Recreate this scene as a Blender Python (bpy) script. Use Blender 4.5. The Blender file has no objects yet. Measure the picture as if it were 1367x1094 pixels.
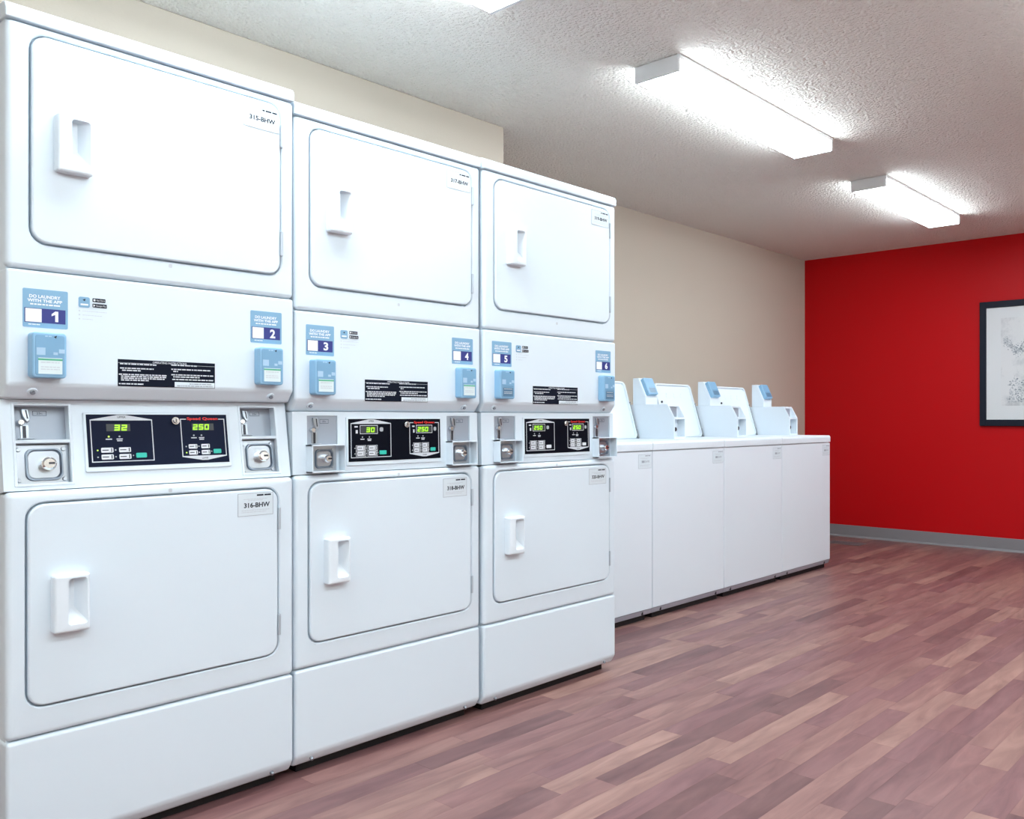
import bpy, bmesh, math, random
from mathutils import Matrix, Vector
random.seed(7)
S = bpy.context.scene
C = S.collection
PI = math.pi

# ------------------------------------------------------------------ camera
CX, CY, CZ = -0.606, -2.331, 1.0335
YAW, FPX, PPX, PPY = 0.9001, 1149.8, 190.0, 11.17
cd = bpy.data.cameras.new('camera'); cam = bpy.data.objects.new('camera', cd); C.objects.link(cam)
cam.location = (CX, CY, CZ); cam.rotation_euler = (PI/2, 0, -YAW)
cd.sensor_fit = 'HORIZONTAL'; cd.sensor_width = 36.0; cd.lens = FPX/1367*36
cd.shift_x = -PPX/1367; cd.shift_y = PPY/1367; cd.clip_start = 0.02; cd.clip_end = 60
S.camera = cam

# ------------------------------------------------------------------ world, exposure
w = bpy.data.worlds.new('world'); S.world = w; w.use_nodes = True
w.node_tree.nodes['Background'].inputs[0].default_value = (0.75, 0.85, 1.0, 1)
w.node_tree.nodes['Background'].inputs[1].default_value = 0.4
S.view_settings.view_transform = 'Standard'; S.view_settings.look = 'None'
S.view_settings.gamma = 1.0; S.view_settings.use_curve_mapping = False
S.view_settings.exposure = 0.48
LAMP = 17.5                        # strength of the fluorescent lenses
LAMP_COL = (0.81, 0.935, 1.0)

# ------------------------------------------------------------------ room dimensions
H = 2.448; XW = 6.305; YW = 1.424; YC = 0.847; XC = 2.223
X0 = -2.7; Y0 = -3.9

# ------------------------------------------------------------------ materials
MATS = {}
def mat(name, col, rough=0.5, metal=0.0, spec=0.5, emit=None, es=0.0, coat=0.0):
    if name in MATS: return MATS[name]
    m = bpy.data.materials.new(name); m.use_nodes = True
    b = m.node_tree.nodes['Principled BSDF']
    b.inputs['Base Color'].default_value = (*col, 1); b.inputs['Roughness'].default_value = rough
    b.inputs['Metallic'].default_value = metal; b.inputs['Specular IOR Level'].default_value = spec
    b.inputs['Coat Weight'].default_value = coat
    if emit:
        b.inputs['Emission Color'].default_value = (*emit, 1); b.inputs['Emission Strength'].default_value = es
    MATS[name] = m
    return m
def nodes(m):
    return m.node_tree.nodes, m.node_tree.links, m.node_tree.nodes['Principled BSDF']
def add_bump(m, scale, strength, dist=0.002, detail=3.0, kind='noise', col_amt=0.0, dark=(0, 0, 0)):
    N, L, b = nodes(m)
    g = N.new('ShaderNodeNewGeometry')
    if kind == 'noise':
        t = N.new('ShaderNodeTexNoise'); t.inputs['Scale'].default_value = scale; t.inputs['Detail'].default_value = detail; out = t.outputs[0]
    else:
        t = N.new('ShaderNodeTexVoronoi'); t.inputs['Scale'].default_value = scale; out = t.outputs['Distance']
    L.new(g.outputs['Position'], t.inputs['Vector'])
    u = N.new('ShaderNodeBump'); u.inputs['Strength'].default_value = strength; u.inputs['Distance'].default_value = dist
    L.new(out, u.inputs['Height']); L.new(u.outputs[0], b.inputs['Normal'])
    if col_amt:
        mx = N.new('ShaderNodeMix'); mx.data_type = 'RGBA'
        mx.inputs['A'].default_value = b.inputs['Base Color'].default_value
        mx.inputs['B'].default_value = (*dark, 1)
        mr = N.new('ShaderNodeMapRange'); mr.inputs[1].default_value = 0.35; mr.inputs[2].default_value = 0.75
        mr.inputs[3].default_value = 0; mr.inputs[4].default_value = col_amt
        L.new(out, mr.inputs[0]); L.new(mr.outputs[0], mx.inputs['Factor']); L.new(mx.outputs['Result'], b.inputs['Base Color'])
    return m

ENAMEL = mat('white_enamel', (0.70, 0.785, 0.855), 0.42, spec=0.4)
add_bump(ENAMEL, 6, 0.05, 0.004, 1)
ENAMEL_W = mat('washer_enamel', (0.74, 0.805, 0.865), 0.40, spec=0.45)
HANDLE = mat('white_plastic', (0.77, 0.84, 0.90), 0.30)
HANDLE_IN = mat('white_plastic_recess', (0.78, 0.81, 0.85), 0.4)
BLACK = mat('black_base', (0.008, 0.008, 0.009), 0.7)
STEEL = mat('brushed_steel', (0.47, 0.51, 0.56), 0.30, 0.95)
add_bump(STEEL, 300, 0.06, 0.0004)
STEELP = mat('grey_steel_plate', (0.36, 0.40, 0.46), 0.45, 0.4)
CHROME = mat('chrome', (0.80, 0.81, 0.83), 0.12, 1.0)
DARKM = mat('dark_metal', (0.05, 0.05, 0.06), 0.4, 0.6)
DISH = mat('dish_steel', (0.26, 0.31, 0.37), 0.28, 0.9)
PALEBLUE = mat('pale_blue_print', (0.42, 0.60, 0.76), 0.5, spec=0.1)
HINGE = mat('hinge_plate', (0.50, 0.55, 0.61), 0.4, 0.3)
SCREW = mat('screw_steel', (0.35, 0.38, 0.42), 0.35, 0.9)
NAVY = mat('navy_fascia', (0.007, 0.011, 0.030), 0.45, spec=0.08)
NAVYB = mat('black_fascia', (0.003, 0.004, 0.009), 0.45, spec=0.06)
GREYPRINT = mat('pale_grey_print', (0.62, 0.65, 0.70), 0.5, spec=0.06)
WHITEPRINT = mat('white_print', (0.85, 0.87, 0.9), 0.5, spec=0.06)
DARKPRINT = mat('dark_print', (0.03, 0.035, 0.05), 0.5, spec=0.06)
MIDPRINT = mat('mid_grey_print', (0.36, 0.39, 0.44), 0.5, spec=0.06)
FAINT = mat('faint_print', (0.58, 0.62, 0.67), 0.5, spec=0.06)
REDPRINT = mat('red_lettering', (0.75, 0.025, 0.02), 0.45, emit=(0.9, 0.03, 0.02), es=0.0)
TEAL = mat('teal_button', (0.02, 0.50, 0.40), 0.4)
BUTTON = mat('white_button', (0.72, 0.75, 0.80), 0.4)
LCD = mat('lcd_window', (0.035, 0.04, 0.045), 0.3)
DIGIT = mat('green_digits', (0.2, 0.5, 0.02), 0.5, emit=(0.42, 1.0, 0.02), es=0.7)
LEDON = mat('green_led', (0.3, 0.6, 0.05), 0.5, emit=(0.7, 1.0, 0.15), es=0.6)
LEDOFF = mat('led_off', (0.4, 0.43, 0.47), 0.4)
STICK = mat('blue_sticker', (0.21, 0.40, 0.58), 0.45)
STICKN = mat('indigo_sticker', (0.022, 0.030, 0.20), 0.45)
READER = mat('reader_blue_plastic', (0.25, 0.46, 0.66), 0.35)
READERF = mat('reader_faceplate', (0.19, 0.38, 0.57), 0.4)
READERS = mat('reader_screen', (0.72, 0.82, 0.84), 0.25)
READERD = mat('reader_screen_dark', (0.10, 0.20, 0.31), 0.3)
GREEN = mat('reader_green_band', (0.08, 0.42, 0.25), 0.4)
TAG = mat('tag_white', (0.68, 0.75, 0.80), 0.6, spec=0.08)
PLATE = mat('instruction_plate', (0.006, 0.009, 0.020), 0.5, spec=0.08)
RODM = mat('hinge_steel', (0.22, 0.24, 0.26), 0.35, 0.7)
STRIP = mat('grey_base_strip', (0.42, 0.44, 0.52), 0.4)

WALLM = add_bump(mat('beige_wall_paint', (0.57, 0.50, 0.42), 0.75, spec=0.25), 90, 0.18, 0.002, 3)
REDM = add_bump(mat('red_wall_paint', (0.50, 0.002, 0.005), 0.5, spec=0.18), 14, 0.12, 0.004, 4)
CEILM = mat('popcorn_ceiling', (0.92, 0.875, 0.815), 0.95, spec=0.1)
def popcorn(m):
    N, L, b = nodes(m)
    g = N.new('ShaderNodeNewGeometry')
    v = N.new('ShaderNodeTexNoise'); v.inputs['Scale'].default_value = 62; v.inputs['Detail'].default_value = 4; v.inputs['Roughness'].default_value = 0.6
    n = N.new('ShaderNodeTexVoronoi'); n.inputs['Scale'].default_value = 75
    L.new(g.outputs['Position'], v.inputs['Vector']); L.new(g.outputs['Position'], n.inputs['Vector'])
    ma = N.new('ShaderNodeMath'); ma.operation = 'SUBTRACT'
    L.new(v.outputs[0], ma.inputs[0]); 
    mb = N.new('ShaderNodeMath'); mb.operation = 'MULTIPLY'; mb.inputs[1].default_value = 0.45
    L.new(n.outputs['Distance'], mb.inputs[0]); L.new(mb.outputs[0], ma.inputs[1])
    u = N.new('ShaderNodeBump'); u.inputs['Strength'].default_value = 1.0; u.inputs['Distance'].default_value = 0.02
    L.new(ma.outputs[0], u.inputs['Height']); L.new(u.outputs[0], b.inputs['Normal'])
popcorn(CEILM)
BASEM = mat('grey_vinyl_base', (0.22, 0.21, 0.225), 0.45)
SUBFLOOR = mat('subfloor', (0.10, 0.05, 0.05), 0.8)
FRAMEM = mat('dark_frame', (0.012, 0.016, 0.028), 0.5, spec=0.15)
MATB = mat('mat_board', (0.72, 0.75, 0.775), 0.7)
LENS = mat('fluorescent_lens', (0.9, 0.9, 0.9), 0.4, emit=LAMP_COL, es=LAMP)
HOUSE = mat('fixture_housing', (0.74, 0.75, 0.76), 0.5)

def plank_mat(i, col):
    m = mat('plank_tone_%d' % i, col, 0.42, spec=0.4)
    N, L, b = nodes(m)
    g = N.new('ShaderNodeNewGeometry'); oi = N.new('ShaderNodeObjectInfo')
    vm = N.new('ShaderNodeVectorMath'); vm.operation = 'MULTIPLY'; vm.inputs[1].default_value = (3.2, 17.0, 1.0)
    L.new(g.outputs['Position'], vm.inputs[0])
    sc = N.new('ShaderNodeMath'); sc.operation = 'MULTIPLY'; sc.inputs[1].default_value = 37.0
    L.new(oi.outputs['Random'], sc.inputs[0])
    va = N.new('ShaderNodeVectorMath'); va.operation = 'ADD'
    L.new(vm.outputs[0], va.inputs[0]); L.new(sc.outputs[0], va.inputs[1])
    t = N.new('ShaderNodeTexNoise'); t.inputs['Scale'].default_value = 1.0; t.inputs['Detail'].default_value = 5; t.inputs['Roughness'].default_value = 0.55; t.inputs['Distortion'].default_value = 0.9
    L.new(va.outputs[0], t.inputs['Vector'])
    r = N.new('ShaderNodeValToRGB'); e = r.color_ramp.elements
    e[0].position = 0.28; e[0].color = (col[0]*0.70, col[1]*0.65, col[2]*0.68, 1)
    e[1].position = 0.72; e[1].color = (min(1, col[0]*1.30), min(1, col[1]*1.36), min(1, col[2]*1.34), 1)
    L.new(t.outputs[0], r.inputs[0]); L.new(r.outputs[0], b.inputs['Base Color'])
    u = N.new('ShaderNodeBump'); u.inputs['Strength'].default_value = 0.10; u.inputs['Distance'].default_value = 0.001
    L.new(t.outputs[0], u.inputs['Height']); L.new(u.outputs[0], b.inputs['Normal'])
    return m
PLANKS = [plank_mat(i, c) for i, c in enumerate([
    (0.279, 0.153, 0.129), (0.237, 0.122, 0.108), (0.204, 0.098, 0.093), (0.219, 0.109, 0.100),
    (0.175, 0.083, 0.082), (0.147, 0.070, 0.069), (0.190, 0.091, 0.092)])]

# ------------------------------------------------------------------ helpers
def setp(o, label=None, cat=None, group=None, kind=None):
    if label: o['label'] = label
    if cat: o['category'] = cat
    if group: o['group'] = group
    if kind: o['kind'] = kind
    return o
def empty(name, loc, rz=0.0):
    o = bpy.data.objects.new(name, None); C.objects.link(o); o.location = loc; o.rotation_euler = (0, 0, rz)
    o.empty_display_size = 0.1
    return o

JOINED = {'lettering', 'small_print', 'pale_print', 'screen_print', 'grey_print', 'button_print', 'panel_print', 'badge_print', 'store_badge', 'indicators', 'lit_indicators', 'digits', 'display_window', 'icon_print', 'price_print', 'embossed_pictograms'}   # print and dots too small to pick apart
class MB:
    """collects shapes into one mesh; M maps local coordinates into the thing's frame"""
    def __init__(self, M=None):
        self.bm = bmesh.new(); self.M = M
    def _take(self, tmp):
        me = bpy.data.meshes.new('tmp'); tmp.to_mesh(me); tmp.free(); self.bm.from_mesh(me); bpy.data.meshes.remove(me)
    def box(self, x0, x1, y0, y1, z0, z1, bev=0.0, seg=2, M=None):
        t = bmesh.new()
        vs = [t.verts.new((x, y, z)) for x in (x0, x1) for y in (y0, y1) for z in (z0, z1)]
        for f in ((0, 1, 3, 2), (4, 6, 7, 5), (0, 4, 5, 1), (2, 3, 7, 6), (0, 2, 6, 4), (1, 5, 7, 3)):
            t.faces.new([vs[i] for i in f])
        bmesh.ops.recalc_face_normals(t, faces=t.faces)
        if bev: bmesh.ops.bevel(t, geom=t.edges[:], offset=bev, segments=seg, profile=0.5, affect='EDGES')
        if M is not None: t.transform(M)
        self._take(t); return self
    def prism(self, prof, a0, a1, axis='x', bev=0.0, seg=2):
        """prof: 2-D outline; axis x: (y,z), axis y: (x,z), axis z: (x,y)"""
        t = bmesh.new()
        def P(p, a):
            return {'x': (a, p[0], p[1]), 'y': (p[0], a, p[1]), 'z': (p[0], p[1], a)}[axis]
        A = [t.verts.new(P(p, a0)) for p in prof]; B = [t.verts.new(P(p, a1)) for p in prof]
        n = len(prof); t.faces.new(A); t.faces.new(B)
        for i in range(n): t.faces.new([A[i], A[(i+1) % n], B[(i+1) % n], B[i]])
        bmesh.ops.recalc_face_normals(t, faces=t.faces)
        if bev: bmesh.ops.bevel(t, geom=t.edges[:], offset=bev, segments=seg, profile=0.5, affect='EDGES')
        self._take(t); return self
    def cyl(self, p, q, r, n=14, r2=None):
        p = Vector(p); q = Vector(q); d = q-p
        t = bmesh.new()
        bmesh.ops.create_cone(t, cap_ends=True, segments=n, radius1=r, radius2=r if r2 is None else r2, depth=d.length)
        t.transform(Matrix.Translation((p+q)/2) @ d.to_track_quat('Z', 'Y').to_matrix().to_4x4())
        self._take(t); return self
    def rings(self, rr, cap0=False, cap1=True):
        t = bmesh.new(); V = [[t.verts.new(p) for p in r] for r in rr]; n = len(rr[0])
        for a, b in zip(V, V[1:]):
            for i in range(n): t.faces.new([a[i], a[(i+1) % n], b[(i+1) % n], b[i]])
        if cap0: t.faces.new(V[0])
        if cap1: t.faces.new(V[-1])
        bmesh.ops.recalc_face_normals(t, faces=t.faces)
        self._take(t); return self
    def quads(self, faces, y):
        """flat polygons in the x-z plane at depth y, facing -y"""
        for f in faces:
            vs = [self.bm.verts.new((p[0], y, p[1])) for p in f]
            self.bm.faces.new(vs)
        return self
    def build(self, name, m, parent=None, smooth=True):
        if self.M is not None: self.bm.transform(self.M)
        me = bpy.data.meshes.new(name); self.bm.to_mesh(me); self.bm.free()
        me.materials.append(m)
        if smooth: me.shade_smooth(); me.set_sharp_from_angle(angle=math.radians(38))
        o = bpy.data.objects.new(name, me); C.objects.link(o)
        if parent is not None: o.parent = parent
        if smooth: o.modifiers.new('weighted_normal', 'WEIGHTED_NORMAL').keep_sharp = True
        if name in JOINED: o['kind'] = 'stuff'
        return o

def rr2(x0, x1, z0, z1, r, n=6):
    """rounded rectangle outline, counter-clockwise seen from -y"""
    pts = []
    for cx, cz, a0 in ((x1-r, z1-r, 0), (x0+r, z1-r, PI/2), (x0+r, z0+r, PI), (x1-r, z0+r, 1.5*PI)):
        for k in range(n+1):
            a = a0+PI/2*k/n
            pts.append((cx+r*math.cos(a), cz+r*math.sin(a)))
    return pts
def ring(x0, x1, z0, z1, r, y, n=6): return [(a, y, b) for a, b in rr2(x0, x1, z0, z1, max(r, 1e-4), n)]
def plate_rings(x0, x1, z0, z1, r, yb, yf, e, n=6):
    """a raised rounded plate: back at yb, front at yf (< yb), soft edge e"""
    out = [ring(x0, x1, z0, z1, r, yb, n)]
    for k in range(4):
        a = PI/2*k/3; i = e*(1-math.cos(a)); y = yf+e*(1-math.sin(a))
        out.append(ring(x0+i, x1-i, z0+i, z1-i, max(r-i, 0.0005), y, n))
    return out
def frame_rings(o, ro, i, ri, yb, yf, e, lip=0.003):
    (x0, x1, z0, z1), (a0, a1, b0, b1) = o, i
    out = [ring(x0, x1, z0, z1, ro, yb)]
    for k in range(4):
        a = PI/2*k/3; d = e*(1-math.cos(a)); y = yf+e*(1-math.sin(a))
        out.append(ring(x0+d, x1-d, z0+d, z1-d, max(ro-d, 0.0008), y))
    out.append(ring(a0-lip, a1+lip, b0-lip, b1+lip, ri+lip, yf))
    out.append(ring(a0, a1, b0, b1, ri, yf+lip))
    out.append(ring(a0, a1, b0, b1, ri, yb))
    return out

TXT = {}
def text_faces(s, bold=0.0):
    key = (s, bold)
    if key in TXT: return TXT[key]
    cu = bpy.data.curves.new('t', 'FONT'); cu.body = s; cu.size = 1.0; cu.offset = bold; cu.resolution_u = 3
    o = bpy.data.objects.new('t', cu); C.objects.link(o)
    dg = bpy.context.evaluated_depsgraph_get(); dg.update()
    me = bpy.data.meshes.new_from_object(o.evaluated_get(dg))
    vs = [(v.co.x, v.co.y) for v in me.vertices]; fs = [tuple(p.vertices) for p in me.polygons]
    bpy.data.objects.remove(o); bpy.data.curves.remove(cu); bpy.data.meshes.remove(me)
    ax = min(v[0] for v in vs); bx = max(v[0] for v in vs); ay = min(v[1] for v in vs); by = max(v[1] for v in vs)
    vs = [((x-ax)/(bx-ax), (y-ay)/(by-ay)) for x, y in vs]
    TXT[key] = (vs, fs)
    return TXT[key]
def text_into(mb, s, x0, x1, z0, z1, y, bold=0.0):
    vs, fs = text_faces(s, bold)
    V = [mb.bm.verts.new((x0+a*(x1-x0), y, z0+b*(z1-z0))) for a, b in vs]
    for f in fs:
        try: mb.bm.faces.new([V[i] for i in f])
        except ValueError: pass
    return mb
def words_into(mb, x0, x1, z, h, y, rnd):
    """a line of print too small to read: a row of short dashes"""
    x = x0
    while x < x1-0.001:
        wd = min(rnd.uniform(1.2, 4.5)*h, x1-x)
        mb.quads([[(x, z), (x+wd, z), (x+wd, z+h), (x, z+h)]], y); x += wd+0.55*h
    return mb
def rq(x0, x1, z0, z1): return [(x0, z0), (x1, z0), (x1, z1), (x0, z1)]
def outline(mb, x0, x1, z0, z1, t, y):
    return mb.quads([rq(x0, x1, z0, z0+t), rq(x0, x1, z1-t, z1), rq(x0, x0+t, z0+t, z1-t), rq(x1-t, x1, z0+t, z1-t)], y)
SEG = {'0': 'abcdef', '1': 'bc', '2': 'abged', '3': 'abgcd', '5': 'afgcd'}
def digit(mb, ch, x, z, wd, h, y):
    t = wd*0.26; m = z+h/2; s = h*0.02
    def sk(px, pz): return (px+(pz-z)*0.10, pz)
    R = {'a': (x+s, x+wd-s, z+h-t, z+h), 'd': (x+s, x+wd-s, z, z+t), 'g': (x+s, x+wd-s, m-t/2, m+t/2),
         'f': (x, x+t, m+s, z+h-s), 'b': (x+wd-t, x+wd, m+s, z+h-s), 'e': (x, x+t, z+s, m-s), 'c': (x+wd-t, x+wd, z+s, m-s)}
    for c in SEG[ch]:
        mb.quads([[sk(*p) for p in rq(*R[c])]], y)

# ------------------------------------------------------------------ room shell
def struct(o): o['kind'] = 'structure'; return o
floor = struct(MB().box(X0-.1, XW+.1, Y0-.1, YW+.1, -0.12, -0.0045).build('floor', SUBFLOOR))
struct(MB().box(X0-.1, XW+.1, Y0-.1, YW+.1, H, H+0.1).build('ceiling', CEILM))
struct(MB().box(XC, XW, YW, YW+0.1, -0.1, H).build('wall_left', WALLM))
chase = struct(MB().box(X0, XC, YC, YW+0.1, -0.1, H, 0.004, 1).build('wall_chase', WALLM))
struct(MB().box(XW, XW+0.1, Y0, YW+0.1, -0.1, H).build('wall_far', REDM))
struct(MB().box(X0, XW, Y0-0.1, Y0, -0.1, H).build('wall_right', WALLM))
struct(MB().box(X0-0.1, X0, Y0-.1, YW+0.1, -0.1, H).build('wall_near', WALLM))
cove = [(0, 0), (-0.016, 0), (-0.014, 0.006), (-0.005, 0.016), (-0.004, 0.098), (-0.002, 0.102), (0, 0.102)]
def coveP(s, base): return [(base+s*a, b) for a, b in cove]
struct(MB().prism(coveP(1, XW), Y0, YW, 'y').build('baseboard_far', BASEM))
struct(MB().prism(coveP(1, YW), XC, XW-0.016, 'x').build('baseboard_left', BASEM))
struct(MB().prism(coveP(-1, Y0), X0, XW-0.016, 'x').build('baseboard_right', BASEM))

# floor planks: the ones in view singly, the rest joined
def project(x, y, z):
    dx, dy = x-CX, y-CY; s, c = math.sin(YAW), math.cos(YAW)
    de = dx*s+dy*c; la = dx*c-dy*s
    if de < 0.05: return None
    return 683.5+PPX+FPX*la/de, 547+PPY-FPX*(z-CZ)/de
PW = 0.083
spots = []
y = Y0; rnd = random.Random(11); ri = 0
y = -0.58-PW*math.floor((-0.58-Y0)/PW)
while y < YW-PW:
    x = X0-rnd.uniform(0, 0.5); last = -1
    while x < XW:
        ln = rnd.choice((0.30, 0.42, 0.52, 0.62, 0.75, 0.9))*rnd.uniform(0.92, 1.08)
        tn = rnd.choices(range(7), weights=(16, 20, 17, 16, 12, 8, 12))[0]
        if tn == last: tn = (tn+rnd.choice((1, 2, 3))) % 7
        last = tn
        xa, xb = max(x, X0), min(x+ln, XW-0.017)
        if xb-xa > 0.02: spots.append((xa, xb, y, y+PW, tn))
        x += ln
    y += PW
def vis(s):
    q = [project(a, b, 0) for a in (s[0], s[1]) for b in (s[2], s[3])]
    if any(p is None for p in q): return 0
    if max(p[0] for p in q) < 0 or min(p[0] for p in q) > 1367 or min(p[1] for p in q) > 1094: return 0
    cx_, cy_ = (s[0]+s[1])/2, (s[2]+s[3])/2
    if s[2] > 0.03 and s[0] < 2.06: return 0
    if s[2] > 0.46 and s[0] < 4.82: return 0
    return (max(p[0] for p in q)-min(p[0] for p in q))*(max(p[1] for p in q)-min(p[1] for p in q))
ranked = sorted(range(len(spots)), key=lambda i: -vis(spots[i]))
single = [i for i in ranked[:298] if vis(spots[i]) > 0]
G = 0.0002
unit = []
for t in range(7):
    b = MB().box(0, 1, G, PW-G, -0.0045, 0.0)
    o = b.build('floor_plank', PLANKS[t], floor, smooth=False); unit.append(o)
used = [False]*7
for i in single:
    xa, xb, ya, yb, t = spots[i]
    if used[t]: o = unit[t].copy(); C.objects.link(o); o.parent = floor
    else: o = unit[t]; used[t] = True
    o.name = 'floor_plank'
    o.location = (xa+G, ya, 0); o.scale = (xb-xa-2*G, 1, 1)
ss = set(single)
V, F, MI = [], [], []
for i, (xa, xb, ya, yb, t) in enumerate(spots):
    if i in ss: continue
    k = len(V)
    for zz in (-0.0045, 0.0):
        V += [(xa+G, ya+G, zz), (xb-G, ya+G, zz), (xb-G, yb-G, zz), (xa+G, yb-G, zz)]
    F += [(k+4, k+5, k+6, k+7), (k, k+1, k+5, k+4), (k+1, k+2, k+6, k+5), (k+2, k+3, k+7, k+6), (k+3, k, k+4, k+7)]; MI += [t]*5
me = bpy.data.meshes.new('plank_field'); me.from_pydata(V, [], F)
for m in PLANKS: me.materials.append(m)
me.polygons.foreach_set('material_index', MI)
pf = bpy.data.objects.new('plank_field', me); C.objects.link(pf); pf.parent = floor; pf['kind'] = 'stuff'

# ------------------------------------------------------------------ ceiling lights
def ceiling_light(x0, x1, yc, label, W_=0.215, D_=0.066):
    r = empty('ceiling_light', ((x0+x1)/2, yc, H)); setp(r, label, 'ceiling light', 'wraparound fluorescent ceiling lights')
    L = (x1-x0)/2; h = W_/2
    MB().box(-L+.006, L-.006, -h+.012, h-.012, -0.014, -0.0005).box(-L+.004, L-.004, -h-.004, -h+.009, -0.018, -0.002).box(-L+.004, L-.004, h-.009, h+.004, -0.018, -0.002).build('housing', HOUSE, r)
    prof = [(-h, -0.018), (-h+.002, -D_+.004), (-h+.005, -D_), (h-.005, -D_), (h-.002, -D_+.004), (h, -0.018)]
    MB().prism(prof, -L+.012, L-.012, 'x').build('lens', LENS, r)
    ep = [(-h-.002, -0.004), (-h-.001, -D_-.001), (h+.001, -D_-.001), (h+.002, -0.004)]
    MB().prism(ep, -L, -L+.012, 'x').build('end_cap', HOUSE, r)
    MB().prism(ep, L-.012, L, 'x').build('end_cap', HOUSE, r)
    return r
ceiling_light(2.065, 3.365, -0.222, 'longest glowing ceiling light strip, above the floor beside the third dryer stack')
ceiling_light(4.15, 5.40, -0.165, 'smaller-looking ceiling light strip nearest the red wall')
ceiling_light(-0.01, 1.31, -0.225, 'ceiling light strip cut off by the top edge of the photo')
for xx, yy in ((-1.75, -0.75), (-1.45, -1.95), (0.55, -1.95), (2.45, -1.95), (4.55, -1.95), (-1.45, -3.3), (0.65, -3.3), (2.75, -3.3)):  # invented fixtures out of view, added to fill light onto dryers and red wall
    ceiling_light(xx-0.62, xx+0.62, yy, 'added ceiling fill light strip beside or behind the camera, out of view')

# ------------------------------------------------------------------ shared parts
def id_tag(parent, x0, x1, z0, z1, y, number, rs):
    """small white asset tag; number None = too small to read"""
    p = MB().box(x0, x1, y-0.0006, y, z0, z1).build('id_tag', TAG, parent, False)
    wd, h = x1-x0, z1-z0; yy = y-0.0009; rnd = random.Random(rs)
    outline(MB(), x0, x1, z0, z1, 0.0012, yy).build('tag_border', MIDPRINT, p, False)
    k = MB(); words_into(k, x0+wd*.53, x1-wd*.05, z1-h*.14, h*.07, yy, rnd); 
    if number: text_into(k, number, x0+wd*.17, x1-wd*.10, z0+h*.36, z0+h*.58, yy, 0.03)
    else:
        words_into(k, x0+wd*.25, x0+wd*.48, z0+h*.40, h*.17, yy, rnd); text_into(k, 'BHW', x0+wd*.53, x1-wd*.14, z0+h*.39, z0+h*.58, yy, 0.008)
    k.build('lettering', DARKPRINT if number else MIDPRINT, p, False)
    k = MB()
    for a, b, c in ((.16, .84, .72), (.28, .70, .66), (.10, .90, .23), (.10, .80, .15)): words_into(k, x0+wd*a, x0+wd*b, z0+h*c, h*.035, yy, rnd)
    k.build('small_print', FAINT, p, False)
    return p

def card_reader(parent, x, z, M=None, wd=0.068, h=0.104, dep=0.030, tiny=False, rs=1, dark=False):
    """blue payment reader; x, z = lower left corner on the surface y = 0"""
    b = MB(M); b.rings(plate_rings(x, x+wd, z, z+h, 0.008, 0.0, -dep, 0.004, 4)); o = b.build('card_reader', READER, parent)
    y = -dep
    f = MB(M); f.rings(plate_rings(x+.006, x+wd-.005, z+.006, z+h-.006, 0.005, y+.001, y-.001, 0.0008, 3)); f.build('faceplate', READERF, o)
    y -= 0.0013
    MB(M).quads([rq(x+wd*.17, x+wd*.86, z+h*.09, z+h*.44)], y).build('screen', READERD if tiny or dark else READERS, o, False)
    MB(M).quads([rq(x+wd*.16, x+wd*.87, z+h*.385, z+h*.425)], y-.0003).build('green_band', READERF if tiny or dark else GREEN, o, False)
    rnd = random.Random(rs)
    if not tiny:
        k = MB(M)
        for zz in (.33, .23, .18): words_into(k, x+wd*.24, x+wd*.78, z+h*zz, h*.022, y-.0003, rnd)
        k.build('screen_print', FAINT, o, False)
        k = MB(M); k.quads([rq(x+wd*.12, x+wd*.37, z+h*.50, z+h*.66)], y)
        words_into(k, x+wd*.36, x+wd*.55, z+h*.90, h*.025, y, rnd)
        k.quads([rq(x+wd*.60, x+wd*.73, z+h*.51, z+h*.57), rq(x+wd*.76, x+wd*.93, z+h*.55, z+h*.64)], y); k.build('pale_print', PALEBLUE, o, False)
        k = MB(M); c = (x+wd*.66, z+h*.90)
        k.quads([[(c[0]-.0035, c[1]+.0005), (c[0]+.001, c[1]-.003), (c[0]+.003, c[1]+.004)]], y); k.build('bird_mark', DARKPRINT, o, False)
    return o

def number_decal(parent, x0, z0, num, wd=0.089, h=0.088):
    y = -0.0008
    o = MB(); o.rings([ring(x0, x0+wd, z0, z0+h, .003, 0.0, 3), ring(x0, x0+wd, z0, z0+h, .003, y, 3)]); o = o.build('number_decal', STICK, parent)
    MB().quads([rq(x0+wd*.035, x0+wd*.945, z0+h*.125, z0+h*.50)], y-.0003).build('indigo_band', STICKN, o, False)
    MB().quads([rq(x0+wd*.055, x0+wd*.41, z0+h*.14, z0+h*.485)], y-.0006).build('white_square', WHITEPRINT, o, False)
    k = MB(); wn = .13 if num == '1' else .17
    if num == '1':
        xa, za, u_ = x0+wd*.63, z0+h*.175, h*.275
        k.quads([rq(xa+u_*.30, xa+u_*.55, za, za+u_), [(xa, za+u_*.72), (xa, za+u_*.52), (xa+u_*.30, za+u_*.68), (xa+u_*.30, za+u_)]], y-.0006)
    else: text_into(k, num, x0+wd*(.70-wn/2), x0+wd*(.70+wn/2), z0+h*.175, z0+h*.45, y-.0006, 0.035)
    text_into(k, 'DO LAUNDRY', x0+wd*.14, x0+wd*.83, z0+h*.765, z0+h*.85, y-.0004, 0.03)
    text_into(k, 'WITH THE APP', x0+wd*.10, x0+wd*.87, z0+h*.66, z0+h*.74, y-.0004, 0.03)
    words_into(k, x0+wd*.16, x0+wd*.82, z0+h*.585, h*.035, y-.0004, random.Random(4)); words_into(k, x0+wd*.12, x0+wd*.40, z0+h*.065, h*.022, y-.0004, random.Random(5))
    k.build('lettering', WHITEPRINT, o, False)

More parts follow.
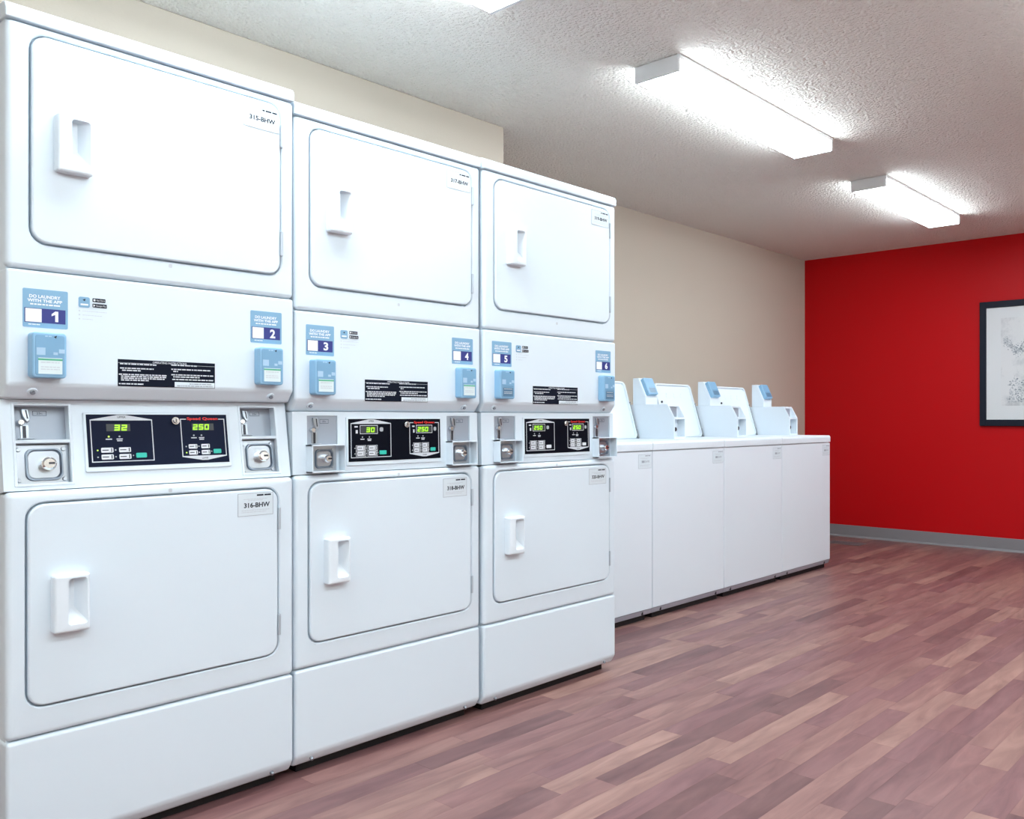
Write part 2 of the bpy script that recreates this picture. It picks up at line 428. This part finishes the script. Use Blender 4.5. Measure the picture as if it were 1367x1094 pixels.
def app_decal(parent, x0, z0):
    """pale app decal: icon, two badges and three lines; lower left corner"""
    y = -0.0006
    k = MB(); k.rings([ring(x0+.004, x0+.0275, z0+.043, z0+.068, .004, 0, 3), ring(x0+.004, x0+.0275, z0+.043, z0+.068, .004, y-.0003, 3)]); o = k.build('app_decal', STICK, parent)
    k = MB(); words_into(k, x0+.008, x0+.024, z0+.048, .004, y-.0006, random.Random(2)); k.build('icon_print', WHITEPRINT, o, False)
    k = MB(); k.quads([rr2(x0+.033, x0+.061, z0+.058, z0+.067, .0015, 2), rr2(x0+.033, x0+.064, z0+.045, z0+.054, .0015, 2)], y-.0003)
    k.quads([[(x0+.012, z0+.061), (x0+.017, z0+.058), (x0+.0185, z0+.064)]], y-.0007); k.build('store_badge', DARKPRINT, o, False)
    k = MB(); text_into(k, 'App Store', x0+.041, x0+.0595, z0+.0600, z0+.0645, y-.0006); text_into(k, 'Google Play', x0+.041, x0+.0625, z0+.0465, z0+.0515, y-.0006)
    k.quads([rr2(x0+.035, x0+.0395, z0+.0600, z0+.0650, .002, 3), [(x0+.035, z0+.0465), (x0+.0395, z0+.0495), (x0+.035, z0+.0525)]], y-.0006); k.build('badge_print', WHITEPRINT, o, False)
    k = MB(); rnd = random.Random(3)
    for i, ln in enumerate((.064, .054, .034)):
        zz = z0+.034-i*.0095
        k.quads([rr2(x0+.004, x0+.0075, zz-.001, zz+.0025, .0017, 3)], y-.0003); words_into(k, x0+.012, x0+ln, zz, .0014, y-.0003, rnd)
    k.build('small_print', FAINT, o, False)

def instruction_plate(parent, x0, x1, z0, z1):
    wd, h = x1-x0, z1-z0; y = -0.0008
    o = MB().box(x0, x1, y, 0, z0, z1).build('instruction_plate', PLATE, parent, False)
    rnd = random.Random(9); k = MB(); yy = y-.0003
    text_into(k, 'OPERATING INSTRUCTIONS', x0+wd*.34, x0+wd*.69, z1-h*.115, z1-h*.035, yy, 0.01)
    for a, b, zz in ((.02, .38, .81), (.02, .35, .65), (.04, .22, .57), (.01, .48, .42), (.03, .48, .35), (.03, .46, .28), (.03, .30, .21), (.01, .25, .07),
                     (.53, .80, .84), (.53, .95, .68), (.55, .60, .60), (.53, .98, .47), (.55, .83, .39), (.54, .98, .29)):
        words_into(k, x0+wd*a, x0+wd*b, z0+h*zz, h*.045, yy, rnd)
    k.quads([rq(x0, x0+wd*.34, z1-h*.135, z1-h*.125), rq(x0+wd*.69, x1, z1-h*.135, z1-h*.125)], yy)
    k.build('lettering', GREYPRINT, o, False)
    MB().quads([rq(x0+wd*.565, x1-.001, z0+.001, z0+h*.215)], yy).build('white_panel', TAG, o, False)
    k = MB(); words_into(k, x0+wd*.72, x0+wd*.97, z0+h*.13, h*.04, yy-.0003, rnd); words_into(k, x0+wd*.59, x0+wd*.97, z0+h*.05, h*.04, yy-.0003, rnd); k.build('panel_print', MIDPRINT, o, False)

def dryer_door(t, x0, x1, z0, z1, hx, hz, hw, hh, hinges):
    o = MB(); o.rings(plate_rings(x0, x1, z0, z1, 0.034, 0.020, -0.004, 0.005)); d = o.build('door', ENAMEL, t)
    # moulded pull: shell with a scooped pocket
    a0, a1, b0, b1 = hx, hx+hw, hz, hz+hh; y = -0.004; p = 0.027
    def bow(px, pz):   # sides bulge slightly in the middle
        s = (px-(a0+a1)/2)/(hw/2); u = (pz-(b0+b1)/2)/(hh/2); return px+s*0.0035*(1-u*u)
    def rb(q): return [(bow(px, pz), py, pz) for px, py, pz in q]
    R = [rb(q) for q in plate_rings(a0, a1, b0, b1, 0.005, y+.002, y-p, 0.006)]
    i0, i1, j0, j1 = a0+hw*.38, a1-hw*.10, b0+hh*.12, b1-hh*.07
    R.append(rb(ring(i0, i1, j0, j1, .007, y-p)))
    R.append(rb(ring(i0+.001, i1-.002, j0+.004, j1-.001, .006, y-p+.004)))
    R.append(rb(ring(i0+.001, i1-.019, j0+.034, j1-.002, .005, y-.001)))
    m = MB(); m.rings(R); m.build('handle', HANDLE, d)
    for za, zb in hinges:
        m = MB(); m.box(x1+.000, x1+.0075, -0.006, 0.012, za, zb, .001, 1); m.cyl((x1+.002, -.006, za+.002), (x1+.002, -.006, zb-.002), .003, 10); m.build('hinge', HINGE, d)
    return d

def fascia(t, M, x0, x1, v0, v1, style, left, right, teal_on):
    """display panel on the sloping control section, in panel coordinates (x, v)"""
    m = NAVY if style == 'A' else NAVYB
    b = MB(M); b.rings(plate_rings(x0-.006, x1+.006, v0-.012, v1+.006, .004, 0.0, -.0045, .002, 3)); o = b.build('display_bezel', ENAMEL, t)
    y = -0.0052
    MB(M).box(x0, x1, y, -.0042, v0, v1).build('fascia', m, o, False)
    W_, h = x1-x0, v1-v0
    def X(s): return x0+W_*s
    def Z(q): return v1-h*q
    g = MB(M); red = MB(M); dg = MB(M); lcd = MB(M); on = MB(M); off = MB(M); dk = MB(M)
    th = 0.0022
    for sx0, sx1, up in ((.022, .440, True), (.642, .982, False)):
        za, zb = (.10, .915) if up else (.085, .865)
        outline(g, X(sx0), X(sx1), Z(zb), Z(za), th, y-.0004)
        mid = (sx0+sx1)/2
        if up: g.quads([[(X(sx0), Z(za)), (X(sx1), Z(za)), (X(mid+.03), Z(.012)), (X(mid-.03), Z(.012))]], y-.0004)
        else: g.quads([[(X(mid-.02), Z(.94)), (X(mid+.02), Z(.94)), (X(sx1), Z(zb)), (X(sx0), Z(zb))]], y-.0004)
        if up: text_into(dk, 'UPPER', X(mid-.028), X(mid+.028), Z(.072), Z(.034), y-.0008, .01)
        else: text_into(dk, 'LOWER', X(mid-.024), X(mid+.024), Z(.915), Z(.88), y-.0008, .01)
        ws = sx1-sx0
        def U(f): return X(sx0+ws*f)
        la, lb = (.25, .63) if up else (.25, .74)
        lcd.quads([rq(U(la), U(lb), Z(.325), Z(.185))], y-.0004)
        if style == 'B':
            outline(g, U(la-.03), U(lb+.03), Z(.355), Z(.150), .0018, y-.0006)
            off.quads([rr2(U(lb+.08), U(lb+.17), Z(.30), Z(.20), .004, 3)], y-.0004); g.quads([rq(U(.09), U(.17), Z(.20), Z(.165)), rq(U(.12), U(.17), Z(.34), Z(.26))], y-.0004)
        s = left if up else right
        dw, dh = .0125, h*.115
        xs = U(lb)-.004-len(s)*dw*1.30 if len(s) == 2 else U(la)+.002
        if len(s) == 3: dw *= .92
        for i, ch in enumerate(s): digit(dg, ch, xs+i*dw*1.28, Z(.315), dw, dh, y-.0008)
        for i, f in enumerate((.28, .45)):
            (on if (up and i == 0 and style == 'A') else off).quads([rr2(U(f)-.0022, U(f)+.0022, Z(.445), Z(.412), .002, 3)], y-.0005)
            g.quads([rq(U(f)-.007, U(f)+.007, Z(.488), Z(.468))] + ([rq(U(f)-.006, U(f)+.006, Z(.520), Z(.500))] if i else []), y-.0004)
        for r_, (qa, qb) in enumerate(((.64, .735), (.77, .865)) if up else ((.61, .70), (.735, .825))):
            for c_, (fa, fb) in enumerate(((.15, .34), (.43, .62))):
                if style == 'B': outline(g, U(fa-.03), U(fb+.03), Z(qb+.018), Z(qa-.018), .0012, y-.0004)
                kb = MB(M); kb.rings(plate_rings(U(fa), U(fb), Z(qb), Z(qa), .002, y, y-.0012, .0005, 2)); kb.build('button', BUTTON, o)
                dk.quads([rq(U(fa)+(U(fb)-U(fa))*.80, U(fa)+(U(fb)-U(fa))*.88, Z(qb-.012), Z(qa+.012)), rq(U(fa)+.002, U(fa)+(U(fb)-U(fa))*.6, Z((qa+qb)/2+.008), Z((qa+qb)/2-.008))], y-.0016)
                lit = (up and r_ == 0 and c_ == 0) or (not up and r_ == 1 and c_ == 0)
                (on if lit and style == 'A' else off).quads([rr2(U(fa-.055)-.0018, U(fa-.055)+.0018, Z((qa+qb)/2+.014), Z((qa+qb)/2-.014), .0017, 3)], y-.0005)
        qa, qb = (.755, .85) if up else (.72, .81)
        kb = MB(M); kb.rings(plate_rings(U(.70), U(.875), Z(qb), Z(qa), .002, y, y-.0012, .0005, 2)); kb.build('start_button', TEAL if teal_on else BUTTON, o)
        off.quads([rr2(U(.655)-.0016, U(.655)+.0016, Z((qa+qb)/2+.012), Z((qa+qb)/2-.012), .0015, 3)], y-.0005)
    text_into(red, 'Speed Queen', X(.692), X(.928), Z(.128), Z(.055), y-.0012, .03)
    k = MB(M); k.quads([rq(X(.686), X(.934), Z(.105), Z(.07))], y-.0008); k.build('logo_backing', m, o, False)
    g.build('grey_print', GREYPRINT, o, False); dk.build('button_print', DARKPRINT, o, False); red.build('red_lettering', REDPRINT, o, False)
    lcd.build('display_window', LCD, o, False); dg.build('digits', DIGIT, o, False)
    off.build('indicators', LEDOFF, o, False)
    if style == 'A': on.build('lit_indicators', LEDON, o, False)
    else: on.bm.free()
    # panel lock
    k = MB(M); cx, cz = X(.60), Z(.135); k.cyl((cx, y+.001, cz), (cx, y-.009, cz), .0095, 20); k.cyl((cx, y-.009, cz), (cx, y-.012, cz), .0075, 20, .006); k.build('panel_lock', CHROME, o)
    k = MB(M); k.box(cx-.001, cx+.001, y-.0126, y-.0115, cz-.004, cz+.004); k.build('keyway', DARKM, o, False)

def coin_slide(o, M, x0, x1, v0, v1, y):
    """bright steel coin slot with lever, bent chute and black slot"""
    cx = x0+(x1-x0)*.27; h = v1-v0
    MB(M).prism([(cx-.009, v1-.006), (cx+.006, v1-.006), (cx+.009, v1-h*.42), (cx+.002, v1-h*.46), (cx-.006, v1-h*.30)], y, y-.008, 'y', .0015, 1).build('coin_chute', STEEL, o)
    MB(M).quads([[(cx-.001, v1-.009), (cx+.002, v1-.009), (cx+.005, v1-h*.36), (cx+.002, v1-h*.36)]], y-.0085).build('coin_slot', DARKM, o, False)
    k = MB(M); k.cyl((cx-.010, y, v0+h*.53), (cx-.010, y-.012, v0+h*.53), .0085, 16, .006); k.build('return_button', CHROME, o)
    k = MB(M); k.box(cx-.010, cx+.006, y-.002, y, v0+h*.08, v0+h*.46); k.box(cx-.016, cx+.018, y-.006, y, v0+h*.05, v0+h*.085, .001, 1); k.build('slot_plate', STEEL, o)
    MB(M).quads([rq(cx-.006, cx+.001, v0+h*.06, v0+h*.44)], y-.0025).build('return_slot', DARKM, o, False)
    k = MB(M); outline(k, cx+.016, cx+.044, v1-h*.26, v1-h*.12, .0009, y-.0006); text_into(k, '25c', cx+.024, cx+.036, v1-h*.22, v1-h*.16, y-.0006); k.build('price_print', DARKPRINT, o, False)

def lock_plate(o, M, x0, x1, v0, v1, y, bolts):
    cx, cz = (x0+x1)/2+.004, (v0+v1)/2; s = min(x1-x0, v1-v0)
    a = s*.40
    R = [ring(cx-a, cx+a, cz-a, cz+a, a*.42, y), ring(cx-a+.001, cx+a-.001, cz-a+.001, cz+a-.001, a*.42, y-.006), ring(cx-a+.004, cx+a-.004, cz-a+.004, cz+a-.004, a*.40, y-.006), ring(cx-a+.008, cx+a-.008, cz-a+.008, cz+a-.008, a*.36, y+.002)]
    k = MB(M); k.rings(R); k.build('lock_dish', DISH, o)
    lx = cx+s*.06
    k = MB(M); k.cyl((lx, y+.002, cz), (lx, y-.016, cz), s*.165, 24); k.cyl((lx, y-.016, cz), (lx, y-.020, cz), s*.155, 24, s*.12); k.build('lock_cylinder', CHROME, o)
    MB(M).box(lx-.002, lx+.010, y-.0206, y-.0195, cz-.002, cz+.003).build('key_slot', DARKM, o, False)
    for sx in (x0+.010, x1-.012):
        for sz in (v0+.012, v1-.012):
            if bolts: k = MB(M); k.cyl((sx, y, sz), (sx, y-.004, sz), .0055, 12, .004); k.build('bolt', STEEL, o)

def stacked_dryer(x, y, sx, label, Z, style, disp, coins, nums, tags, digits, teal, adj):
    top, Cs, U, MBt, CB, L, B = Z['top'], Z['C'], Z['U'], Z['mid'], Z['cb'], Z['L'], Z['B']
    t = empty('stacked_dryer', (x, y, 0)); setp(t, label, 'dryer', 'stacked commercial tumble dryers'); t.scale = (sx, 1, 1)
    W_ = 0.68; g = 0.0012
    MB().box(.004, W_-.004, 0.019, 0.74, MBt+.03, Cs+.01).box(.004, W_-.004, 0.112, 0.74, CB-.03, MBt+.031).box(.004, W_-.004, 0.019, 0.74, B+.02, CB-.006).build('cabinet', ENAMEL, t)
    MB().box(.03, W_-.03, 0.05, 0.70, 0.0, B+.03).build('base', BLACK, t)
    # rounded lid on top
    MB().prism([(-.003, Cs+g), (-.003, top-.016), (.004, top-.004), (.018, top), (.745, top), (.745, Cs+g)], -.002, W_+.002, 'x', .0035, 3).build('top_panel', ENAMEL, t)
    # upper front with its door
    d = Z['ud']; gp = .0045
    k = MB(); k.rings(frame_rings((0, W_, U+g, Cs-g), .012, (d[0]-gp, d[1]+gp, d[2]-gp, d[3]+gp), .038, 0.022, 0.0, .012), cap1=False); k.build('upper_front', ENAMEL, t)
    dryer_door(t, *d, .092+adj, Z['uh'], .072, .134, Z['uhin'])
    id_tag(t, .533, .633, Z['ut'], Z['ut']+.060, -.0041, tags[0], 1)
    for zz in (Z['uk'], Z['lk']):
        k = MB(); k.quads([rr2(.343, .352, zz-.005, zz+.005, .003, 3)], -.0006); k.build('badge_hole', FAINT, t, False)
    # middle service panel
    k = MB(); k.prism([(0, U-g), (0, MBt+.032), (.026, MBt), (.10, MBt), (.10, U-g)], 0, W_, 'x', .007, 3); mp = k.build('service_panel', ENAMEL, t)
    for xx in (.053, W_-.062):
        k = MB(); yy = .012; k.cyl((xx, yy, MBt+.017), (xx, yy-.0050, MBt+.0125), .0062, 12, .005); k.build('screw', SCREW, mp)
        k = MB(); k.cyl((xx, yy+.001, MBt+.017), (xx, yy-.0018, MBt+.0145), .011, 14, .010); k.build('screw_washer', ENAMEL, mp)
    zs = Z['st']
    for i, xx in enumerate((.031+adj*.7, .555+adj)):
        number_decal(t, xx, zs, nums[i])
        card_reader(t, (.041+adj, .566+adj*2)[i], zs-.116, rs=i, dark=(style == 'B' and tags[1].startswith('320')))
    app_decal(t, .138+adj*.5, zs+.012)
    instruction_plate(t, .226, .459, Z['ip'], Z['ip']+.066)
    # sloping control section, panel coordinates: x, outward -y, v up the slope
    yt, yb = (.050, .016) if style == 'A' else (.016, .012); hgt = MBt-CB-2*g; ln = math.hypot(hgt, yt-yb); an = math.atan2(yt-yb, hgt)
    M = Matrix.Translation((0, yb, CB+g)) @ Matrix.Rotation(-an, 4, 'X')
    v0, v1 = 0.0, ln
    (a0, a1), (b0, b1) = coins
    def vz(z): return (z-CB-g)/math.cos(an)
    k = MB(M)
    if style == 'A':
        ca, cb = vz(.880), vz(1.064)
        for q0, q1 in ((0, a0), (a1, b0), (b1, W_)): k.box(q0, q1, 0, .06, v0, v1)
        for q0, q1 in ((a0, a1), (b0, b1)): k.box(q0, q1, 0, .06, v0, ca); k.box(q0, q1, 0, .06, cb, v1)
        cp = k.build('control_panel', ENAMEL, t)
        for q0, q1 in coins:
            vm = vz(.978); y2 = .030
            o = MB(M).box(q0, q1, y2, y2+.004, ca, cb).build('coin_bay', STEELP, t)
            k2 = MB(M); e = .004
            k2.box(q0-e, q1+e, -.002, .004, cb-.002, cb+e, .001, 1); k2.box(q0-e, q1+e, -.002, .004, ca-e, ca+.002, .001, 1)
            k2.box(q0-e, q0+.002, -.002, .004, ca, cb, .001, 1); k2.box(q1-.002, q1+e, -.002, .004, ca, cb, .001, 1); k2.build('bay_rim', ENAMEL, o)
            MB(M).box(q0+.001, q1-.001, .000, y2, vm-.003, vm+.005, .001, 1).build('ledge', ENAMEL, o)
            MB(M).box(q0+.001, q1-.001, y2-.014, y2, ca+.001, vm-.006).build('lock_plate', STEEL, o)
            coin_slide(o, M, q0, q1, vm+.006, cb, y2)
            lock_plate(o, M, q0, q1, ca, vm-.004, y2-.014, True)
    else:
        ca, cm, cb = vz(.874), vz(.951), vz(1.040)
        k.box(0, W_, .006, .06, v0, v1)
        for q0, q1 in ((0, a0), (a1, b0), (b1, W_)): k.box(q0, q1, 0, .007, v0, v1)
        for q0, q1 in coins: k.box(q0, q1, 0, .007, cb, v1); k.box(q0, q1, 0, .007, v0, cm)
        cp = k.build('control_panel', ENAMEL, t)
        for q0, q1 in coins:
            o = MB(M).box(q0+.0005, q1-.0005, .004, .0062, cm, cb-.0005).build('coin_plate', STEELP, t)
            coin_slide(o, M, q0, q1, cm, cb, .004)
            h0, h1 = q0-.004, q1+.006; yf = -.034; th = .003
            k2 = MB(M)
            k2.box(h0, h0+th, yf, .002, ca, cm+.004); k2.box(h1-th, h1, yf, .002, ca, cm+.004)
            k2.box(h0, h1, yf, .002, cm, cm+.004); k2.box(h0, h1, yf, .002, ca, ca+th); o2 = k2.build('coin_box_hood', ENAMEL, t)
            MB(M).box(h0+th, h1-th-.012, -.006, .0, ca+th, cm-.0005).build('lock_plate', STEEL, o2)
            lock_plate(o2, M, h0+.006, h1-.016, ca+.003, cm-.002, -.006, True)
    fascia(t, M, disp[0], disp[1], vz(Z['dv'][0]), vz(Z['dv'][1]), style, digits[0], digits[1], teal)
    # lower front with its door
    d = Z['ld']
    k = MB(); k.rings(frame_rings((0, W_, L+g, CB-g), .012, (d[0]-gp, d[1]+gp, d[2]-gp, d[3]+gp), .038, 0.022, 0.0, .012), cap1=False); k.build('lower_front', ENAMEL, t)
    dryer_door(t, *d, .085+adj, Z['lh'], .072, .134, Z['lhin'])
    id_tag(t, .518, .617, Z['lt'], Z['lt']+.062, -.0041, tags[1], 2)
    # kick panel with tucked-in lower edge
    k = MB(); k.prism([(0, L-g), (0, B+.030), (.020, B), (.10, B), (.10, L-g)], 0, W_, 'x', .009, 3); kp = k.build('kick_panel', ENAMEL, t)
    for xx in (.055, W_-.060):
        k = MB(); k.cyl((xx, .012, B+.016), (xx, .002, B+.010), .0055, 12, .0045); k.build('screw', SCREW, kp)
    return t

ZA = dict(top=1.970, C=1.931, U=1.371, mid=1.077, cb=.866, L=.305, B=.028, ud=(.048, .639, 1.434, 1.908), uh=1.602, uhin=((1.792, 1.855), (1.488, 1.556)), ut=1.828,
          uk=1.420, lk=.849, st=1.240, ip=1.111, ld=(.041, .632, .374, .836), lh=.537, lhin=((.721, .782), (.425, .484)), lt=.766, dv=(.914, 1.041))
ZB = dict(top=1.942, C=1.901, U=1.343, mid=1.053, cb=.868, L=.309, B=.030, ud=(.048, .640, 1.418, 1.876), uh=1.580, uhin=((1.764, 1.826), (1.462, 1.528)), ut=1.803,
          uk=1.392, lk=.855, st=1.216, ip=1.085, ld=(.045, .638, .380, .843), lh=.546, lhin=((.732, .790), (.432, .492)), lt=.769, dv=(.900, 1.030))
stacked_dryer(0.0, -0.005, .6752/.68, 'white stacked dryer nearest the camera, with readers numbered 1 and 2', ZA, 'A', (.170, .507), ((.025, .137), (.546, .648)), '12', ('315-BHW', '316-BHW'), ('32', '250'), True, 0.0)
stacked_dryer(0.6822, 0.0, .6773/.68, 'white stacked dryer in the middle, with readers numbered 3 and 4', ZB, 'B', (.176, .517), ((.045, .143), (.548, .646)), '34', ('317-BHW', '318-BHW'), ('30', '250'), True, 0.003)
stacked_dryer(1.3705, -0.0078, .6958/.68, 'white stacked dryer farthest from the camera, with readers numbered 5 and 6', ZB, 'B', (.195, .535), ((.057, .155), (.561, .660)), '56', ('319-BHW', '320-BHW'), ('250', '250'), False, 0.005)

# ------------------------------------------------------------------ washers
def washer(x, label, rs):
    WW = .6575; g = .0018; y = .421
    t = empty('top_load_washer', (x, y, 0)); setp(t, label, 'washing machine', 'row of top-load washers')
    MB().box(g+.003, WW-g-.003, .012, .70, .05, .866).build('cabinet', ENAMEL_W, t)
    MB().box(.03, WW-.03, .03, .68, 0, .06).build('base', BLACK, t)
    MB().box(g, WW-g, 0, .02, .058, .863, .004, 2).build('front_panel', ENAMEL_W, t)
    k = MB(); k.prism([(.001, .057), (.014, .030), (.03, .030), (.03, .057)], g, WW-g, 'x'); o = k.build('base_strip', STRIP, t)
    for xx in (.075, WW-.075):
        k = MB(); k.box(xx-.004, xx+.004, .004, .012, .034, .050, .001, 1); k.build('panel_clip', DARKM, o)
    MB().prism([(-.004, .866), (-.004, .902), (.004, .9125), (.705, .9125), (.705, .866)], g*.6, WW-g*.6, 'x', .004, 2).build('top_panel', ENAMEL_W, t)
    id_tag(t, WW-.115, WW-.012, .777, .848, -.0002, None, rs)
    # open lid, leaning back on its rear hinge: built upright at the origin, underside to the front
    Ml = Matrix.Translation((0, .450, .914)) @ Matrix.Rotation(math.radians(-17.5), 4, 'X')
    lw0, lw1, lh = .052, .432, .352
    k = MB(Ml); R = [ring(lw0, lw1, 0, lh, .03, .022)] + [ring(lw0, lw1, 0, lh, .03, .004), ring(lw0+.002, lw1-.002, .002, lh-.002, .028, 0), ring(lw0+.010, lw1-.010, .010, lh-.010, .024, 0), ring(lw0+.013, lw1-.013, .013, lh-.013, .022, .010)]
    k.rings(R, cap0=True); lid = k.build('lid', ENAMEL_W, t)
    k = MB(Ml)
    for i in range(3):
        cx = lw0+.13+i*.075; cz = lh-.080
        k.rings(plate_rings(cx-.026, cx+.026, cz-.012, cz+.012, .010, .0105, .0085, .001, 3)); k.box(cx-.020, cx-.006, .0075, .010, cz+.010, cz+.020, .001, 1)
    k.build('embossed_pictograms', ENAMEL_W, lid)
    k = MB(Ml); k.cyl((lw0+.045, .011, lh-.120), (lw0+.045, .004, lh-.120), .007, 12); k.build('bumper', DARKM, lid)
    k = MB(Ml); k.cyl((lw1+.006, .004, .008), (lw1+.004, .004, lh*.62), .0035, 8); k.cyl((lw1+.004, .004, lh*.62), (lw1-.004, -.004, lh*.62), .005, 8); k.cyl((lw1+.006, .004, .0), (lw1+.006, .004, .055), .006, 10); k.build('hinge_rod', RODM, lid)
    # coin meter case at the right rear
    c0, c1, yf, yb, z0, z1 = .446, .558, .199, .600, .9125, 1.111
    prof = [(yf, z0), (yf, 1.033), (yf+.048, z1), (yb, z1), (yb, z0)]
    k = MB(); k.prism(prof, c0, c0+.008, 'x'); k.prism(prof, c1-.010, c1, 'x')
    k.prism([(yf+.05, z0), (yf+.05, z1-.030), (yf+.062, z1), (yb, z1), (yb, z0)], c0+.007, c1-.009, 'x')
    k.box(c0+.007, c1-.009, yf+.001, yf+.052, 1.026, 1.036); k.box(c0+.007, c1-.009, yf+.001, yf+.052, z0, z0+.012); k.box(c0+.007, c1-.009, yf+.047, yf+.07, z1-.012, z1)
    mc = k.build('coin_meter_case', ENAMEL_W, t)
    MB().box(c0+.010, c1-.030, yf+.044, yf+.052, 1.040, z1-.016).build('coin_plate', STEELP, mc)
    k = MB(); k.box(c0+.020, c0+.034, yf+.030, yf+.052, .950, .985, .002, 1); k.cyl((c0+.035, yf+.052, .968), (c0+.035, yf+.015, .968), .012, 14); k.build('coin_slide', DARKM, mc)
    # reader mount on the case with its blue card reader
    py0 = .500
    prof = [(yf+.208, z1), (yf+.208, z1+.046), (yf+.262, z1+.156), (yf+.305, z1+.156), (yf+.305, z1)]
    k = MB(); k.prism(prof, c0, c1, 'x', .003, 2); k.build('reader_mount', ENAMEL_W, t)
    an = math.atan2(.054, .110)
    Mr = Matrix.Translation((0, yf+.208, z1+.046)) @ Matrix.Rotation(-an, 4, 'X')
    card_reader(t, c0+.012, .006, Mr, .088, .108, .024, True, rs)
    return t
WX = 2.1905; WL = .6575
for i, lb in enumerate(('white top-load washer half hidden behind the farthest stacked dryer', 'white top-load washer second from the stacked dryers',
                        'white top-load washer third from the stacked dryers', 'white top-load washer at the end of the row beside the red wall')):
    washer(WX+WL*i, lb, 20+i)

# ------------------------------------------------------------------ framed picture on the red wall
def print_mat():
    m = mat('ink_tree_print', (0.7, 0.73, 0.76), 0.6)
    N, L, b = nodes(m)
    g = N.new('ShaderNodeNewGeometry')
    t = N.new('ShaderNodeTexNoise'); t.inputs['Scale'].default_value = 9; t.inputs['Detail'].default_value = 9; t.inputs['Roughness'].default_value = 0.7
    L.new(g.outputs['Position'], t.inputs['Vector'])
    t2 = N.new('ShaderNodeTexNoise'); t2.inputs['Scale'].default_value = 4.0; t2.inputs['Detail'].default_value = 2
    L.new(g.outputs['Position'], t2.inputs['Vector'])
    mu = N.new('ShaderNodeMath'); mu.operation = 'MULTIPLY'; L.new(t.outputs[0], mu.inputs[0]); L.new(t2.outputs[0], mu.inputs[1])
    r = N.new('ShaderNodeValToRGB'); e = r.color_ramp.elements
    e[0].position = 0.24; e[0].color = (0.72, 0.74, 0.76, 1); e[1].position = 0.36; e[1].color = (0.50, 0.53, 0.56, 1)
    L.new(mu.outputs[0], r.inputs[0]); L.new(r.outputs[0], b.inputs['Base Color'])
    return m
pic = empty('framed_picture', (XW, -0.128, 0.97)); setp(pic, 'dark framed misty tree print with white mat on the red wall', 'picture')
PWd, PH = 0.80, 0.97      # y runs from 0 to -PWd
def pb(y0, y1, z0, z1, d0, d1, name, m, parent=pic, bev=0.0):
    return MB().box(-d1, -d0, -y1, -y0, z0, z1, bev, 1).build(name, m, parent, False)
pb(0, .05, 0, PH, .002, .028, 'frame_rail', FRAMEM, bev=.003); pb(PWd-.05, PWd, 0, PH, .002, .028, 'frame_rail', FRAMEM, bev=.003)
pb(.049, PWd-.049, 0, .05, .002, .0275, 'frame_rail', FRAMEM, bev=.003); pb(.049, PWd-.049, PH-.05, PH, .002, .0275, 'frame_rail', FRAMEM, bev=.003)
pb(.045, PWd-.045, .045, PH-.045, .004, .016, 'mat_board', MATB)
art = pb(.16, PWd-.16, .157, PH-.134, .015, .0165, 'print', print_mat())
INK = mat('ink_foliage', (0.24, 0.28, 0.32), 0.7); INK2 = mat('ink_foliage_pale', (0.46, 0.50, 0.54), 0.7)
rnd = random.Random(5)
def blob(k, yy, zz, r):
    n = 5; ph = rnd.random()*6
    pts = [(-.0168-rnd.random()*.0006, -(yy+r*(0.6+.5*rnd.random())*math.cos(ph+i*2*PI/n)), zz+r*(0.6+.5*rnd.random())*math.sin(ph+i*2*PI/n)) for i in range(n)]
    X = pts[0][0]; vs = [k.bm.verts.new((X, p[1], p[2])) for p in pts]; k.bm.faces.new(vs)
k = MB(); k2 = MB()
for i in range(700):
    u = rnd.random(); yy = .18+u*.40; zz = .63-.10*u+rnd.gauss(0, .016+.03*u)+.022*math.sin(yy*40)
    blob(k if rnd.random() < .25+.4*u else k2, yy, zz, rnd.uniform(.002, .0065))
for i in range(1200):
    u = rnd.random()**.7; yy = .20+u*.40; zz = .185+rnd.random()**1.4*(.15+.16*u+.03*math.sin(yy*55))
    blob(k if rnd.random() < .15+.5*u else k2, yy, zz, rnd.uniform(.002, .008))
k.build('foliage', INK, art, False)['kind'] = 'stuff'; k2.build('pale_foliage', INK2, art, False)['kind'] = 'stuff'
k = MB()
for a, b_ in (((.22, .625), (.34, .575)), ((.34, .575), (.44, .44)), ((.30, .592), (.33, .65))):
    k.cyl((-.0168, -a[0], a[1]), (-.0168, -b_[0], b_[1]), .0016, 6)
k.build('branch', INK, art, False)

# ------------------------------------------------------------------ floor register in the corner
fr = empty('floor_register', (5.93, 0.84, 0)); setp(fr, 'grey metal floor grille in the corner by the red wall', 'floor grille')
REG = mat('register_metal', (0.22, 0.20, 0.21), 0.5, 0.4)
k = MB(); hx, hy = .075, .15
k.box(-hx, hx, -hy, -hy+.015, 0, .006, .001, 1); k.box(-hx, hx, hy-.015, hy, 0, .006, .001, 1); k.box(-hx, -hx+.015, -hy+.014, hy-.014, 0, .006, .001, 1); k.box(hx-.015, hx, -hy+.014, hy-.014, 0, .006, .001, 1)
k.build('register_frame', REG, fr)
MB().box(-hx+.012, hx-.012, -hy+.012, hy-.012, .0003, .001).build('duct_opening', BLACK, fr, False)
for i in range(14):
    yy = -hy+.025+i*.0195
    MB().box(-hx+.014, hx-.014, yy, yy+.008, .001, .005).build('louver', REG, fr, False)
